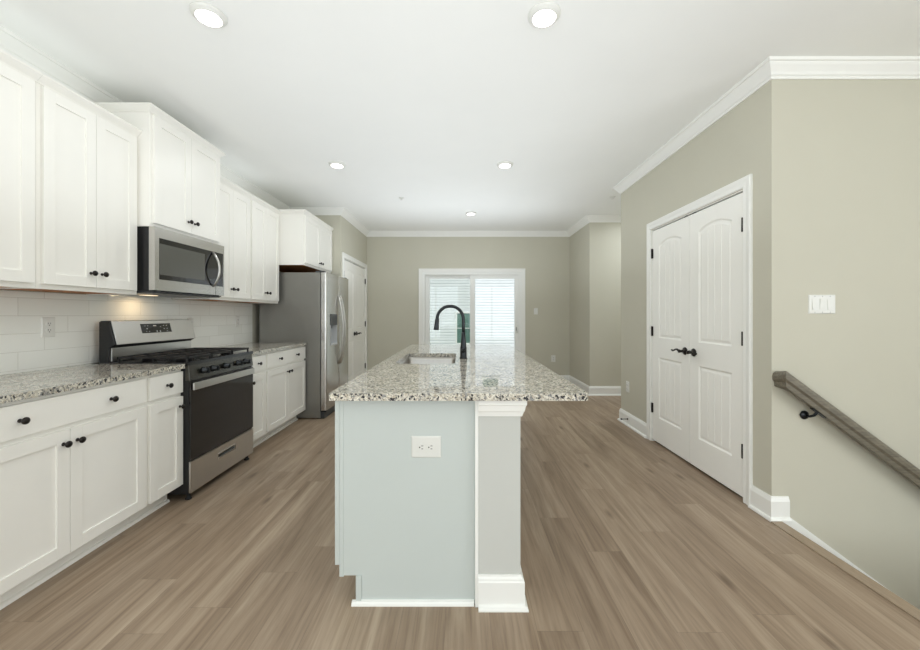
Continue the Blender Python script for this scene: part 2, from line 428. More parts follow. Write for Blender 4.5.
base('baseboard_nook', [(1.172, YB), (XN, YB), (XN, YH), (XE, YH)], 'white baseboard right of the sliding door')
base('baseboard_back', [(XP, YB), (-.772, YB)], 'white baseboard left of the sliding door')

# ------------------------------------------------------------------ casing and panelled double doors
CSP = [(0, 0), (0, .011), (.006, .015), (.030, .013), (.052, .018), (.066, .019), (.070, .014), (.070, 0)]
def arch(x, x0, x1, zt, rise):
    t = (x-(x0+x1)/2)/((x1-x0)/2); return zt-rise*(t*t)
def panel_outline(x0, x1, z0, z1, rise, ins, n=14):
    x0 += ins; x1 -= ins; z0 += ins; z1 -= ins
    p = [(x0, z0), (x1, z0)]
    if rise == 0: return p+[(x1, z1), (x0, z1)]
    for i in range(n+1):
        x = x1+(x0-x1)*i/n; p.append((x, arch(x, x0, x1, z1, rise)))
    return p
def door_leaf(y0, y1, z0, z1, xf, sgn, name, parent):
    """leaf with two moulded panels; front face at x = xf, thickness goes away from the room; sgn +1: faces -X (right wall)"""
    m = MB(); bm = m.bm; T = .035
    P = lambda u, v, d: (xf+sgn*d, u, v)
    st = .115
    panels = [(y0+st, y1-st, .86+z0-.008 if False else .255, .835, 0.0), (y0+st, y1-st, 1.02, 1.945, .045)]
    outer = [bm.verts.new(P(u, v, 0)) for u, v in ((y0, z0), (y1, z0), (y1, z1), (y0, z1))]
    oe = [bm.edges.new((outer[i], outer[(i+1) % 4])) for i in range(4)]
    edges = list(oe)
    for (a, b, c, d, rise) in panels:
        loops = []
        for ins, dep in ((0, 0), (.010, .008), (.018, .0085), (.034, .004)):
            loops.append([bm.verts.new(P(u, v, dep)) for u, v in panel_outline(a, b, c, d, rise, ins)])
        n = len(loops[0])
        edges += [bm.edges.new((loops[0][i], loops[0][(i+1) % n])) for i in range(n)]
        for A, B in zip(loops, loops[1:]):
            for i in range(n): bm.faces.new([A[i], A[(i+1) % n], B[(i+1) % n], B[i]])
        # vertical planks of the raised field with grooves between
        fa, fb, fc, fd = a+.034, b-.034, c+.034, d-.034
        NP = 4; g = .0035
        xsn = [fa+(fb-fa)*k/NP for k in range(NP+1)]
        top = lambda x: fd if rise == 0 else arch(x, fa, fb, fd, rise)
        for k in range(NP):
            p0 = xsn[k]+(g if k else 0); p1 = xsn[k+1]-(g if k < NP-1 else 0)
            cols = [p0+(p1-p0)*j/4 for j in range(5)]
            m.face([P(p0, fc, .004), P(p1, fc, .004)]+[P(x, top(x), .004) for x in cols[::-1]])
            if k < NP-1:
                xg = xsn[k+1]
                m.face([P(p1, fc, .004), P(xg, fc, .008), P(xg, top(xg), .008), P(p1, top(p1), .004)])
                m.face([P(xg, fc, .008), P(xg+g, fc, .004), P(xg+g, top(xg+g), .004), P(xg, top(xg), .008)])
    bmesh.ops.triangle_fill(bm, use_beauty=True, use_dissolve=False, edges=edges)
    back = [bm.verts.new(P(u, v, T)) for u, v in ((y0, z0), (y1, z0), (y1, z1), (y0, z1))]
    bm.faces.new(back)
    for i in range(4): bm.faces.new([outer[i], outer[(i+1) % 4], back[(i+1) % 4], back[i]])
    return m.build(name, 'door_paint', parent)
def lever(y, z, xf, sgn, diry, parent):
    """dark lever on a round rose; sgn: room side is -sgn in X"""
    h = MB(); q = -sgn
    ax = 'X' if q > 0 else '-X'
    h.lathe([(0, 0), (.030, 0), (.033, .004), (.030, .010), (.018, .014), (.012, .018), (.011, .042), (.014, .046), (.014, .058), (0, .060)], (xf, y, z), ax, 20)
    pts = []; x = xf+q*.052
    for i in range(9):
        t = i/8; pts.append((x+q*.004*math.sin(PI*t), y+diry*.115*t, z+.010*math.sin(2*PI*t*.9)+.008*t))
    h.tube(pts, [.010, .0095, .0085, .0075, .007, .0068, .007, .008, .0065], 10)
    return h.build('lever_handle', 'bronze', parent)
def double_door(name, y0, y1, xw, sgn, label, latch_right):
    r = struct(empty(name, (xw, (y0+y1)/2, 0)), label, 'door')
    M_ = lambda u, v, w: (xw-sgn*w, u, v)
    # casing: travel so that the profile offset points away from the opening
    rv = .004
    path = [(y0-rv, 0), (y0-rv, DTOP+rv), (y1+rv, DTOP+rv), (y1+rv, 0)]
    MB().sweep(path, [(-o, h) for o, h in CSP], M_).build('casing', 'trim_paint', r)
    j = MB(); jx0, jx1 = xw, xw+sgn*.13
    j.box(jx0, jx1, y0, y0+.004, 0, DTOP).box(jx0, jx1, y1-.004, y1, 0, DTOP).box(jx0, jx1, y0+.004, y1-.004, DTOP-.006, DTOP)
    j.build('jamb', 'trim_paint', r)
    xf = xw+sgn*.005; mid = (y0+y1)/2; zt = 2.058
    for k, (a, b) in enumerate(((y0+.006, mid-.0018), (mid+.0018, y1-.006))):
        lf = door_leaf(a, b, .020, zt, xf, sgn, 'door_leaf', r)
        ye = a if k == 0 else b; s2 = 1 if k == 0 else -1
        for z in (.33, 1.08, 1.84):
            h = MB().box(xf-sgn*.0015, xf+sgn*.01, ye-.0015*s2, ye+.012*s2, z-.045, z+.045)
            h.lathe([(0, -.047), (.0075, -.047), (.0075, .047), (0, .047)], (xf-sgn*.009, ye+.003*s2, z), 'Z', 10).build('hinge', 'bronze', r)
        yh = mid+(-.060 if k == 0 else .060)
        lever(yh, .935, xf, sgn, -1 if k == 0 else 1, lf)
        # ball catch plate at the head of each leaf
        MB().box(xf, xf+sgn*.03, (mid-.075 if k == 0 else mid+.035), (mid-.035 if k == 0 else mid+.075), zt, zt+.006).build('ball_catch', 'bronze', lf)
    return r
double_door('door_1', RD0, RD1, XR, 1, 'near white double door with arched panels on the right wall', True)
double_door('door_2', PD0, PD1, XP, -1, 'far white double door partly hidden behind the refrigerator', False)

# ------------------------------------------------------------------ sliding glass door
r = struct(empty('door_3', ((SX0+SX1)/2, YB, 0)), 'white sliding glass door in the far wall', 'door')
S_ = lambda u, v, w: (u, YB-w, v)
MB().sweep([(SX0, 0), (SX0, STOP), (SX1, STOP), (SX1, 0)], [(-o*.93, h) for o, h in CSP], S_).build('casing', 'trim_paint', r)
fw = .048
m = MB().box(SX0, SX0+fw, YB-.004, YB+.13, 0, STOP).box(SX1-fw, SX1, YB-.004, YB+.13, 0, STOP).box(SX0+fw, SX1-fw, YB-.004, YB+.13, STOP-fw, STOP).box(SX0+fw, SX1-fw, YB, YB+.13, 0, .04)
m.build('frame', 'vinyl_white', r, .002)
def sash(x0, x1, y0, y1, st, z0, z1, nm, pane):
    m = MB().box(x0, x0+st[0], y0, y1, z0, z1).box(x1-st[1], x1, y0, y1, z0, z1).box(x0+st[0], x1-st[1], y0, y1, z0, z0+.09).box(x0+st[0], x1-st[1], y0, y1, z1-st[2], z1)
    o = m.build(nm, 'vinyl_white', r, .002)
    MB().box(x0+st[0], x1-st[1], (y0+y1)/2-.003, (y0+y1)/2+.003, z0+.09, z1-st[2]).build('pane', pane, o)
    return o
sash(SX0+fw, .262, YB+.075, YB+.115, (.080, .085, .060), .04, STOP-fw, 'fixed_panel', 'pane_screened')
sp_ = sash(.165, SX1-fw, YB+.020, YB+.062, (.088, .075, .068), .04, STOP-fw, 'sliding_panel', 'pane_clear')
MB().tube([(1.025, YB+.020, 1.06), (1.02, YB-.012, 1.03), (1.018, YB-.020, .985), (1.02, YB-.012, .94), (1.025, YB+.020, .91)], .008, 8).box(1.005, 1.04, YB+.014, YB+.021, .90, 1.07).build('door_handle', 'vinyl_white', sp_)
MB().box(1.004, 1.012, YB+.012, YB+.02, .95, 1.02).build('latch', 'bronze', sp_)
MB().box(.222, .236, YB+.066, YB+.074, .93, 1.0).build('lock_keeper', 'bronze', r)

# ------------------------------------------------------------------ outside
struct(MB().box(-30, 30, 7.3, 60, ZD-.2, ZD).build('ground', 'lawn'), 'green lawn between the houses', 'ground')
YS = 14.0
nb = empty('neighbour_house', (0, YS, ZD), 'white lap sided house seen through the sliding glass door', 'house')
m = MB(); zz = ZD; lap = .10
prof = []
while zz < 7.0:
    m.prism([(YS-.028, zz), (YS-.026, zz+.062), (YS-.002, zz+lap), (YS+.05, zz+lap), (YS+.05, zz)], lambda u, v, w: (w, u, v), -9, 9); zz += lap
m.build('siding', 'lap_siding', nb)
MB().box(-9, 9, YS+.05, YS+6, ZD, 7.0).build('house_body', 'lap_siding', nb)
MB().prism([(YS-.5, 6.9), (YS+3, 9.2), (YS+6.5, 6.9)], lambda u, v, w: (w, u, v), -9.4, 9.4).build('roof', 'dark_grey_plastic', nb)
for (a, b, c, d) in ((-.145, .42, .21, 1.30), (.80, 1.36, 2.93, 4.05)):
    f = MB().box(a-.055, a, YS-.06, YS+.02, c-.055, d+.055).box(b, b+.055, YS-.06, YS+.02, c-.055, d+.055).box(a, b, YS-.06, YS+.02, c-.055, c).box(a, b, YS-.06, YS+.02, d, d+.055).box(a, b, YS-.045, YS, (c+d)/2-.012, (c+d)/2+.012)
    f = f.build('house_window', 'vinyl_white', nb)
    MB().box(a, b, YS-.035, YS-.028, c, d).build('pane', 'house_glass', f)

# ------------------------------------------------------------------ cabinets
def shaker(y0, y1, z0, z1, xf, fr=.057, t=.019):
    m = MB(); xb = xf-t
    m.box(xb, xf, y0, y0+fr, z0, z1).box(xb, xf, y1-fr, y1, z0, z1).box(xb, xf, y0+fr, y1-fr, z0, z0+fr).box(xb, xf, y0+fr, y1-fr, z1-fr, z1)
    m.box(xb, xf-.008, y0+fr-.002, y1-fr+.002, z0+fr-.002, z1-fr+.002); return m
KNOB = None
def knob(y, z, xf, parent, sgn=1):
    global KNOB
    if KNOB is None:
        mm = MB().lathe([(0, 0), (.0085, 0), (.0085, .003), (.0055, .006), (.0055, .016), (.012, .020), (.0155, .024), (.0155, .028), (.012, .032), (0, .034)], (0, 0, 0), 'X', 18)
        KNOB = mm.build('knob', 'bronze'); o = KNOB
    else:
        o = KNOB.copy(); COL.objects.link(o)
    o.parent = parent; o.location = Vector((xf, y, z))-parent_origin(parent)
    if sgn < 0: o.rotation_euler = (0, 0, PI)
    return o
XBF = -1.84                                 # base door fronts
def base_cabinet(y0, y1, label, knobs_d, doors, grp):
    r = empty('base_cabinet', ((-2.478+XBF)/2, (y0+y1)/2, 0), label, 'base cabinet', grp)
    xfr = XBF-.0195; e = .0006
    m = MB().box(XL+.002, xfr, y0+e, y1-e, .105, .8835).box(XL+.002, -1.966, y0+e, y1-e, 0, .105).build('carcass', 'cabinet_paint', r, .001)
    tk = MB().box(-1.9655, -1.950, y0+e, y1-e, 0.0, .1045)
    tk.prism([(-1.950, 0), (-1.932, 0), (-1.934, .008), (-1.940, .015), (-1.950, .018)], lambda u, v, w: (u, w, v), y0+e, y1-e).build('toe_kick', 'cabinet_paint', r)
    rv = .016; r0 = .005 if y0 == C0 else rv; r1 = .005 if y1 in (A2, C2) else rv
    dr = MB().box(xfr+.0005, XBF, y0+r0, y1-r1, .727, .866).build('drawer_front', 'cabinet_paint', r, .0012)
    for ky in knobs_d: knob(ky, .797, XBF, dr)
    for (a, b, ky) in doors:
        d = shaker(a, b, .118, .702, XBF-.0).build('door', 'cabinet_paint', r, .001)
        knob(ky, .640, XBF, d)
    return r
G = .0013
A0, A1, A2 = 1.344, 2.236, 2.522
C0, C1, C2 = 3.293, 3.604, 4.503

mid = 1.790
base_cabinet(A0, A1, 'wide white base cabinet left of the range, drawer with two knobs over two doors',
             [1.584, 1.997], [(A0+.016, mid-G, mid-.032), (mid+G, A1-.016, mid+.032)], 'base cabinets along the left wall')
base_cabinet(A1, A2, 'narrow white base cabinet touching the left side of the range', [2.380], [(A1+.016, A2-.005, A2-.037)], 'base cabinets along the left wall')
base_cabinet(C0, C1, 'narrow white base cabinet touching the right side of the range', [3.449], [(C0+.005, C1-.016, C0+.040)], 'base cabinets along the left wall')
mc = (C1+C2)/2
base_cabinet(C1, C2, 'wide white base cabinet between range and refrigerator, two doors under a drawer',
             [mc-.20, mc+.20], [(C1+.016, mc-G, mc-.032), (mc+G, C2-.005, mc+.032)], 'base cabinets along the left wall')

CBP = [(0, 0), (.006, 0), (.008, .006), (.018, .016), (.030, .030), (.034, .034), (.034, .044), (0, .044)]
def wall_cabinet(y0, y1, z0, z1, xf, label, kz, ends=(None, None), split=None):
    r = empty('wall_cabinet', ((XL+xf)/2, (y0+y1)/2, z0), label, 'wall cabinet', 'wall cabinets along the left wall')
    xfr = xf-.0195; e = .0006
    MB().box(XL+.0095 if False else XL+.001, xfr, y0+e, y1-e, z0+.012, z1).box(xfr-.02, xfr, y0+e, y1-e, z0, z0+.012).box(XL+.012, xfr-.02, y0+e, y0+.018, z0, z0+.012).box(XL+.012, xfr-.02, y1-.018, y1-e, z0, z0+.012).build('carcass', 'cabinet_paint', r, .001)
    MB().box(XL+.012, xfr-.0205, y0+.0185, y1-.0185, z0+.004, z0+.0118).build('bottom_panel', 'raw_wood', r)
    mid = split or (y0+y1)/2; rv = .020
    for (a, b, ky) in ((y0+rv, mid-G, mid-.034), (mid+G, y1-rv, mid+.034)):
        d = shaker(a, b, z0+.026, z1-.028, xf).build('door', 'cabinet_paint', r, .001)
        knob(ky, kz, xf, d)
    path = []
    if ends[0] is not None: path.append((ends[0], y0+e))
    path += [(xfr, y0+e), (xfr, y1-e)]
    if ends[1] is not None: path.append((ends[1], y1-e))
    zc = z1-.020
    MB().sweep(path, [(o, h+zc) for o, h in CBP], XYZ).build('crown_molding', 'cabinet_paint', r)
    return r
UF, MF, FF = -2.130, -2.045, -1.832
U0, U1, U2 = 1.335, 1.921, 2.520
Z0, Z1 = 1.372, 2.436
wall_cabinet(U0, U1, Z0, Z1, UF, 'nearest white wall cabinet of the row, cut off by the left picture edge', 1.478)
wall_cabinet(U1, U2, Z0, Z1, UF, 'tall white wall cabinet touching the left side of the microwave', 1.478)
V0, V1, V2 = 3.248, 3.862, 4.470
wall_cabinet(U2, V0, 1.828, 2.605, MF, 'shorter raised white wall cabinet directly above the microwave', 1.935, (XL+.001, XL+.001))
wall_cabinet(V0, V1, Z0, Z1, UF, 'tall white wall cabinet touching the right side of the microwave', 1.478)
wall_cabinet(V1, V2, Z0, Z1, UF, 'tall white wall cabinet touching the cabinet over the refrigerator', 1.478)
wall_cabinet(V2, 5.425, 1.828, Z1+.012, FF, 'deep white wall cabinet above the refrigerator', 1.905, (-2.2, None))

# ------------------------------------------------------------------ countertops
def slab(outline, z0, z1, hole=None):
    m = MB(); bm = m.bm
    def ring(pts, z): return [bm.verts.new((x, y, z)) for x, y in pts]
    loops = [outline]+([hole] if hole else [])
    E = {z0: [], z1: []}
    for pts in loops:
        A, B = ring(pts, z0), ring(pts, z1); n = len(pts)
        for z, R in ((z0, A), (z1, B)):
            E[z] += [bm.edges.new((R[i], R[(i+1) % n])) for i in range(n)]
        for i in range(n): bm.faces.new([A[i], A[(i+1) % n], B[(i+1) % n], B[i]])
    for z in (z0, z1): bmesh.ops.triangle_fill(bm, use_beauty=True, use_dissolve=False, edges=E[z])
    return m
def rrect(x0, x1, y0, y1, rad, n=6):
    rs = rad if isinstance(rad, (list, tuple)) else [rad]*4; p = []
    for (cx, cy, a0, r) in ((x0, y0, PI, rs[0]), (x1, y0, 1.5*PI, rs[1]), (x1, y1, 0, rs[2]), (x0, y1, .5*PI, rs[3])):
        ox = cx+(r if cx == x0 else -r); oy = cy+(r if cy == y0 else -r)
        for i in range(n+1):
            a = a0+.5*PI*i/n; p.append((ox+r*math.cos(a), oy+r*math.sin(a)))
    return p
CT0, CT1 = .884, .914
XCF = -1.828
tag(slab(rrect(XL+.001, XCF, A0, 2.5215, .004), CT0, CT1).build('countertop', 'granite', None, .003), 'speckled granite countertop left of the range', 'countertop', 'granite countertops')
tag(slab(rrect(XL+.001, XCF, 3.292, 4.506, .004), CT0, CT1).build('countertop', 'granite', None, .003), 'speckled granite countertop between range and refrigerator', 'countertop', 'granite countertops')
IX0, IX1, IY0, IY1 = -.548, .530, 1.566, 4.20
SKX0, SKX1, SKY0, SKY1 = -.447, -.040, 2.525, 3.205
tag(slab(rrect(IX0, IX1, IY0, IY1, [.012, .022, .02, .012]), CT0, CT1, rrect(SKX0, SKX1, SKY0, SKY1, .045)).build('countertop', 'granite', None, .004),
    'large speckled granite island top with a sink cutout', 'countertop', 'granite countertops')

# ------------------------------------------------------------------ island
isl = empty('kitchen_island', (-.15, 2.9, 0), 'pale white kitchen island base with an outlet, under the granite top', 'kitchen island')
PX0, PX1, PY0, PY1, PT = -.503, .062, 1.630, 4.14, .8735
m = MB()
# end panel with the toe notch
m.prism([(-.448, 0), (PX1, 0), (PX1, PT), (PX0, PT), (PX0, .121), (-.448, .121)], lambda u, v, w: (u, w, v), PY0, PY0+.018)
m.build('end_panel', 'island_paint', isl)
MB().prism([(-.448, 0), (PX1, 0), (PX1, PT), (PX0, PT), (PX0, .121), (-.448, .121)], lambda u, v, w: (u, w, v), PY1-.018, PY1).build('end_panel', 'island_paint', isl)
MB().box(-.522, PX0-.0005, PY0+.0, PY1, .115, .880).build('face_frame', 'island_paint', isl, .001)
MB().box(-.450, -.430, PY0+.02, PY1-.02, 0, .12).box(-.4495, -.427, PY0-.006, PY0-.0005, .014, .121).build('toe_kick', 'island_paint', isl)
MB().box(PX0, PX1, PY0+.018, PY1-.018, .121, .139).build('cabinet_floor', 'island_paint', isl)
ys = [PY0, 2.24, 2.87, 3.50, PY1]
for i in range(4):
    a, b = ys[i]+(.0 if i == 0 else .010), ys[i+1]-(.010)
    q = MB(); xf = -.541; fr = .057
    q.box(xf, xf+.0185, a, a+fr, .166, .868).box(xf, xf+.0185, b-fr, b, .166, .868).box(xf, xf+.0185, a+fr, b-fr, .166, .166+fr).box(xf, xf+.0185, a+fr, b-fr, .868-fr, .868).box(xf+.008, xf+.0185, a+fr-.002, b-fr+.002, .166+fr-.002, .868-fr+.002)
    d = q.build('door', 'island_paint', isl, .001)
    if i: knob(a+.032 if i % 2 else b-.032, .80, xf, d, -1)
    else: knob(b-.032, .80, xf, d, -1)
# shoe along the end panel
MB().prism([(PY0, 0), (PY0-.017, 0), (PY0-.015, .008), (PY0-.010, .015), (PY0, .018)], lambda u, v, w: (w, u, v), -.466, .056).build('shoe_molding', 'trim_paint', isl)
# half wall along the seating side
KX0, KX1, KY0, KY1 = .074, .252, 1.612, 4.14
MB().box(KX0, KX1, KY0, KY1, 0, .8838).build('half_wall', 'knee_paint', isl)
MB().box(.060, .0735, KY0-.004, KY0+.016, 0.001, .8835).build('corner_strip', 'trim_paint', isl)
kp = [(KX0-.001, KY0), (KX1, KY0), (KX1, KY1), (KX0, KY1)]
KBP = [(0, 0), (.030, 0), (.030, .006), (.026, .017), (.016, .021), (.016, .112), (.013, .118), (.012, .124), (.006, .132), (.005, .138), (0, .138)]
MB().sweep(kp, KBP, XYZ).build('baseboard', 'trim_paint', isl)
KCP = [(0, .810), (.007, .810), (.008, .815), (.012, .828), (.016, .835), (.020, .856), (.024, .862), (.024, .8835), (0, .8835)]
MB().sweep(kp, KCP, XYZ).build('cap_molding', 'trim_paint', isl)

# sink
sk = empty('sink', ((SKX0+SKX1)/2, (SKY0+SKY1)/2, .70), 'stainless steel undermount sink set in the island top', 'sink')
m = MB(); bm = m.bm; loops = []
for ins, z in ((-.012, .8828), (.003, .8828), (.006, .86), (.010, .72), (.03, .70)):
    loops.append([bm.verts.new((x, y, z)) for x, y in rrect(SKX0+ins, SKX1-ins, SKY0+ins, SKY1-ins, .045)])
for a, b in zip(loops, loops[1:]):
    n = len(a)
    for i in range(n): f = bm.faces.new([a[i], a[(i+1) % n], b[(i+1) % n], b[i]]); f.smooth = True
bm.faces.new(loops[-1])
m.build('bowl', 'sink_steel', sk)
MB().lathe([(0, .7005), (.042, .7005), (.045, .703), (.030, .7035), (.028, .7015), (0, .7015)], (-.245, 2.865, 0), 'Z', 24).build('drain', 'chrome', sk)

# faucet
FX, FY = .018, 2.830
fc = empty('faucet', (FX, FY, CT1), 'tall black gooseneck faucet beside the island sink', 'faucet')
MB().lathe([(0, CT1), (.029, CT1), (.029, CT1+.006), (.025, CT1+.012), (.0245, CT1+.06), (.0235, CT1+.085), (.021, CT1+.095), (.0165, CT1+.15), (.0135, CT1+.20), (0, CT1+.20)], (FX, FY, 0), 'Z', 24).build('body', 'black_metal', fc)
pts = [(FX, FY, CT1+.19), (FX, FY, CT1+.24), (FX, FY, CT1+.285)]
R = .098; cx, cz = FX-R, CT1+.292
for i in range(1, 15):
    a = PI*i/15*1.08; pts.append((cx+R*math.cos(a), FY, cz+R*math.sin(a)))
MB().tube(pts, .0118, 16).build('spout', 'black_metal', fc)
e = Vector(pts[-1]); d = (Vector(pts[-1])-Vector(pts[-2])).normalized()
hd = [e-d*.012, e, e+d*.03, e+d*.06, e+d*.074, e+d*.078]
MB().tube([tuple(p) for p in hd], [.0125, .0155, .0165, .0185, .020, .017], 16).build('spray_head', 'black_metal', fc)
h = MB().lathe([(0, 0), (.017, 0), (.017, .022), (.012, .027), (0, .027)], (FX, FY-.022, CT1+.062), '-Y', 16)
h.tube([(FX, FY-.043, CT1+.062), (FX+.004, FY-.075, CT1+.07), (FX+.008, FY-.115, CT1+.088)], [.007, .006, .0055], 10).build('handle', 'black_metal', fc)

# ------------------------------------------------------------------ range
RY0, RY1 = 2.524, 3.289
RXF = -1.797
rg = empty('gas_range', (-2.1, (RY0+RY1)/2, 0), 'stainless and black gas range between the base cabinets', 'range')
MB().box(-2.40, RXF-.013, RY0, RY1, .045, .799).box(-2.40, RXF-.037, RY0, RY1, .799, .904).build('body', 'side_black', rg, .002)
for y in (RY0+.035, RY1-.035):
    for x in (-1.835, -2.34):
        MB().lathe([(0, 0), (.020, 0), (.020, .008), (.011, .012), (.011, .046), (0, .046)], (x, y, 0), 'Z', 14).build('foot', 'rubber', rg)
MB().box(-2.385, RXF-.006, RY0-.003, RY1+.003, .905, .9225).build('cooktop', 'black_enamel', rg, .004)
# front control strip
pr = [(RXF-.036, .800), (RXF-.002, .800), (RXF-.014, .904), (RXF-.036, .904)]
MB().prism(pr, lambda u, v, w: (u, w, v), RY0, RY1).build('control_panel', 'dark_steel', rg, .002)
MB().prism([(RXF-.0135, .9042), (RXF-.004, .9042), (RXF-.0045, .926), (RXF-.0135, .926)], lambda u, v, w: (u, w, v), RY0-.004, RY1+.004).build('front_trim', 'black_enamel', rg)
for y in (2.667, 2.769, 2.911, 3.074, 3.181):
    k = MB().lathe([(0, 0), (.024, 0), (.024, .006), (.019, .010), (.017, .030), (.014, .033), (0, .033)], (RXF-.008, y, .850), 'X', 18)
    k.box(RXF+.012, RXF+.034, y-.0045, y+.0045, .832, .868).build('control_knob', 'black_metal', rg)
dr = MB().box(RXF-.0125, RXF, RY0+.003, RY1-.003, .270, .790).build('oven_door', 'oven_glass', rg, .003)
hb = MB().box(RXF+.008, RXF+.020, RY0+.008, RY1-.016, .735, .785).box(RXF-.001, RXF+.012, RY0+.03, RY0+.07, .745, .773).box(RXF-.001, RXF+.012, RY1-.07, RY1-.03, .745, .773)
hb.build('handle', 'brushed_steel', dr, .004)
# drawer with a pull slot
sy0, sy1, sz0, sz1 = 2.81, 3.02, .180, .208
m = MB().box(RXF-.0125, RXF, RY0+.003, sy0, .052, .260).box(RXF-.0125, RXF, sy1, RY1-.003, .052, .260).box(RXF-.0125, RXF, sy0, sy1, .052, sz0).box(RXF-.0125, RXF, sy0, sy1, sz1, .260)
wdw = m.build('storage_drawer', 'brushed_steel', rg)
MB().box(RXF-.0125, RXF-.0085, sy0, sy1, sz0, sz1).build('pull_recess', 'dark_grey_plastic', wdw)
MB().sweep([(sy0, sz0), (sy0, sz1), (sy1, sz1), (sy1, sz0)], [(0, 0), (-.006, 0), (-.006, .004), (0, .004)], lambda u, v, w: (RXF+w, u, v), closed=True).build('pull_lip', 'stainless', wdw)
# grates, three across
gy = [RY0+.012, RY0+.262, RY1-.262, RY1-.012]
for i in range(3):
    a, b = gy[i]+.003, gy[i+1]-.003; x0, x1 = -2.30, -1.825; zt, zb = .958, .944
    g = MB(); w_ = .011
    g.box(x0, x1, a, a+w_, zb, zt).box(x0, x1, b-w_, b, zb, zt).box(x0, x0+w_, a, b, zb, zt).box(x1-w_, x1, a, b, zb, zt)
    ym = (a+b)/2
    g.box(x0, x1, ym-w_/2, ym+w_/2, zb, zt)
    for t in (.22, .5, .78):
        xx = x0+(x1-x0)*t; g.box(xx-w_/2, xx+w_/2, a, b, zb, zt)
    for x in (x0+.004, x1-.015, (x0+x1)/2-.006):
        for y in (a, b-w_): g.box(x, x+w_, y, y+w_, .9225, zb)
    g.build('grate', 'cast_iron', rg, .002)
for (x, y, rr) in ((-2.18, RY0+.137, .042), (-1.94, RY0+.137, .05), (-2.06, (RY0+RY1)/2, .046), (-2.18, RY1-.137, .036), (-1.94, RY1-.137, .046)):
    MB().lathe([(0, .9225), (rr*.95, .9225), (rr*.95, .932), (rr, .933), (rr, .938), (rr*.8, .942), (0, .942)], (x, y, 0), 'Z', 24).build('burner_cap', 'cast_iron', rg)
# backguard
bgp = [(-2.405, .905), (-2.405, 1.190), (-2.392, 1.199), (-2.350, 1.199), (-2.340, 1.192), (-2.300, 1.040), (-2.335, 1.020), (-2.345, .905)]
bk = MB().prism(bgp, lambda u, v, w: (u, w, v), RY0, RY1).build('backguard', 'side_black', rg, .002)
sl = Vector((.040, 0, -.152)).normalized(); nn = Vector((.152, 0, .040)).normalized(); o0 = Vector((-2.340, 0, 1.192))
def on_slope(s, y, d): p = o0+sl*s+nn*d; return (p.x, y, p.z)
def slope_plate(s0, s1, y0, y1, d0, d1, name, mat, par, bev=0):
    m = MB(); v = [m.bm.verts.new(on_slope(s, y, d)) for d in (d0, d1) for s, y in ((s0, y0), (s0, y1), (s1, y1), (s1, y0))]
    for f in ((0,1,2,3),(4,5,6,7),(0,1,5,4),(1,2,6,5),(2,3,7,6),(3,0,4,7)): m.bm.faces.new([v[i] for i in f])
    return m.build(name, mat, par, bev)
slope_plate(-.004, .160, RY0+.012, RY1-.004, .0005, .007, 'control_fascia', 'brushed_steel', bk, .002)
ds = slope_plate(.022, .092, 2.755, 3.035, .0072, .0082, 'display', 'black_glass', rg)
for (yy, ss, w_, h_) in [(2.785, .036, .012, .003), (2.81, .036, .012, .003), (2.79, .078, .010, .004), (2.815, .078, .010, .004), (2.80, .056, .010, .007), (2.885, .076, .012, .012), (2.915, .076, .012, .012), (2.93, .045, .008, .004), (2.96, .036, .01, .005), (2.99, .036, .01, .005), (2.96, .060, .01, .005), (2.99, .060, .01, .005), (2.985, .080, .014, .004), (2.865, .034, .03, .008)]:
    m = MB(); v = [m.bm.verts.new(on_slope(s, y, .0086)) for s, y in ((ss, yy), (ss, yy+w_), (ss+h_, yy+w_), (ss+h_, yy))]
    m.bm.faces.new(v); m.build('button_mark', 'display_marks', ds)
MB().box(-2.344, -2.330, RY0+.012, RY1-.006, .926, 1.018).build('riser_panel', 'brushed_steel', bk, .002)

# ------------------------------------------------------------------ microwave
MY0, MY1, MZ0, MZ1 = 2.524, 3.262, 1.400, 1.8265
MXF = -2.033
mw = empty('microwave', (-2.25, (MY0+MY1)/2, MZ0), 'stainless over-range microwave mounted under the raised wall cabinet', 'microwave')
MB().box(XL+.001, MXF-.041, MY0, MY1, MZ0, MZ1).build('body', 'side_black', mw, .002)
gz0, gz1, gyA, gyB = 1.478, 1.758, MY0+.035, MY1-.014
m = MB().box(MXF-.040, MXF, MY0, gyA, MZ0+.004, MZ1).box(MXF-.040, MXF, gyB, MY1, MZ0+.004, MZ1).box(MXF-.040, MXF, gyA, gyB, MZ0+.004, gz0).box(MXF-.040, MXF, gyA, gyB, gz1, MZ1)
dm = m.build('door', 'stainless', mw)
MB().box(MXF-.035, MXF-.003, gyA, gyB, gz0, gz1).build('door_glass', 'black_glass', dm)
MB().box(MXF-.0032, MXF-.0022, gyA+.006, 3.02, 1.512, 1.722).build('viewing_mesh', 'window_mesh', dm)
MB().box(MXF-.0005, MXF+.0006, 3.148, 3.151, MZ0+.004, gz0).build('panel_seam', 'gap_dark', dm)
hp = []
for i in range(13):
    t = i/12; hp.append((MXF+.002+.052*math.sin(PI*t)**.8, 3.115, 1.472+.276*t))
MB().tube(hp, [.011]*13, 12, (1.0, .75)).build('handle', 'brushed_steel', dm)
m = MB().box(XL+.03, MXF-.03, MY0+.015, MY1-.015, MZ0-.014, MZ0)
for i in range(14): m.box(MXF-.03, MXF-.012, MY0+.03+i*.05, MY0+.066+i*.05, MZ0-.008, MZ0-.001)
m.build('vent_base', 'dark_grey_plastic', mw)
MB().box(-2.37, -2.31, 2.80, 2.90, MZ0-.0165, MZ0-.0141).build('cooktop_lamp', 'cook_lamp', mw)
area_light('cooktop_lamp_light', (-2.34+2.25, 2.85-(MY0+MY1)/2, -.0175), (0, 0, 0), .04, .06, .5, (1.0, .72, .42), parent=mw)

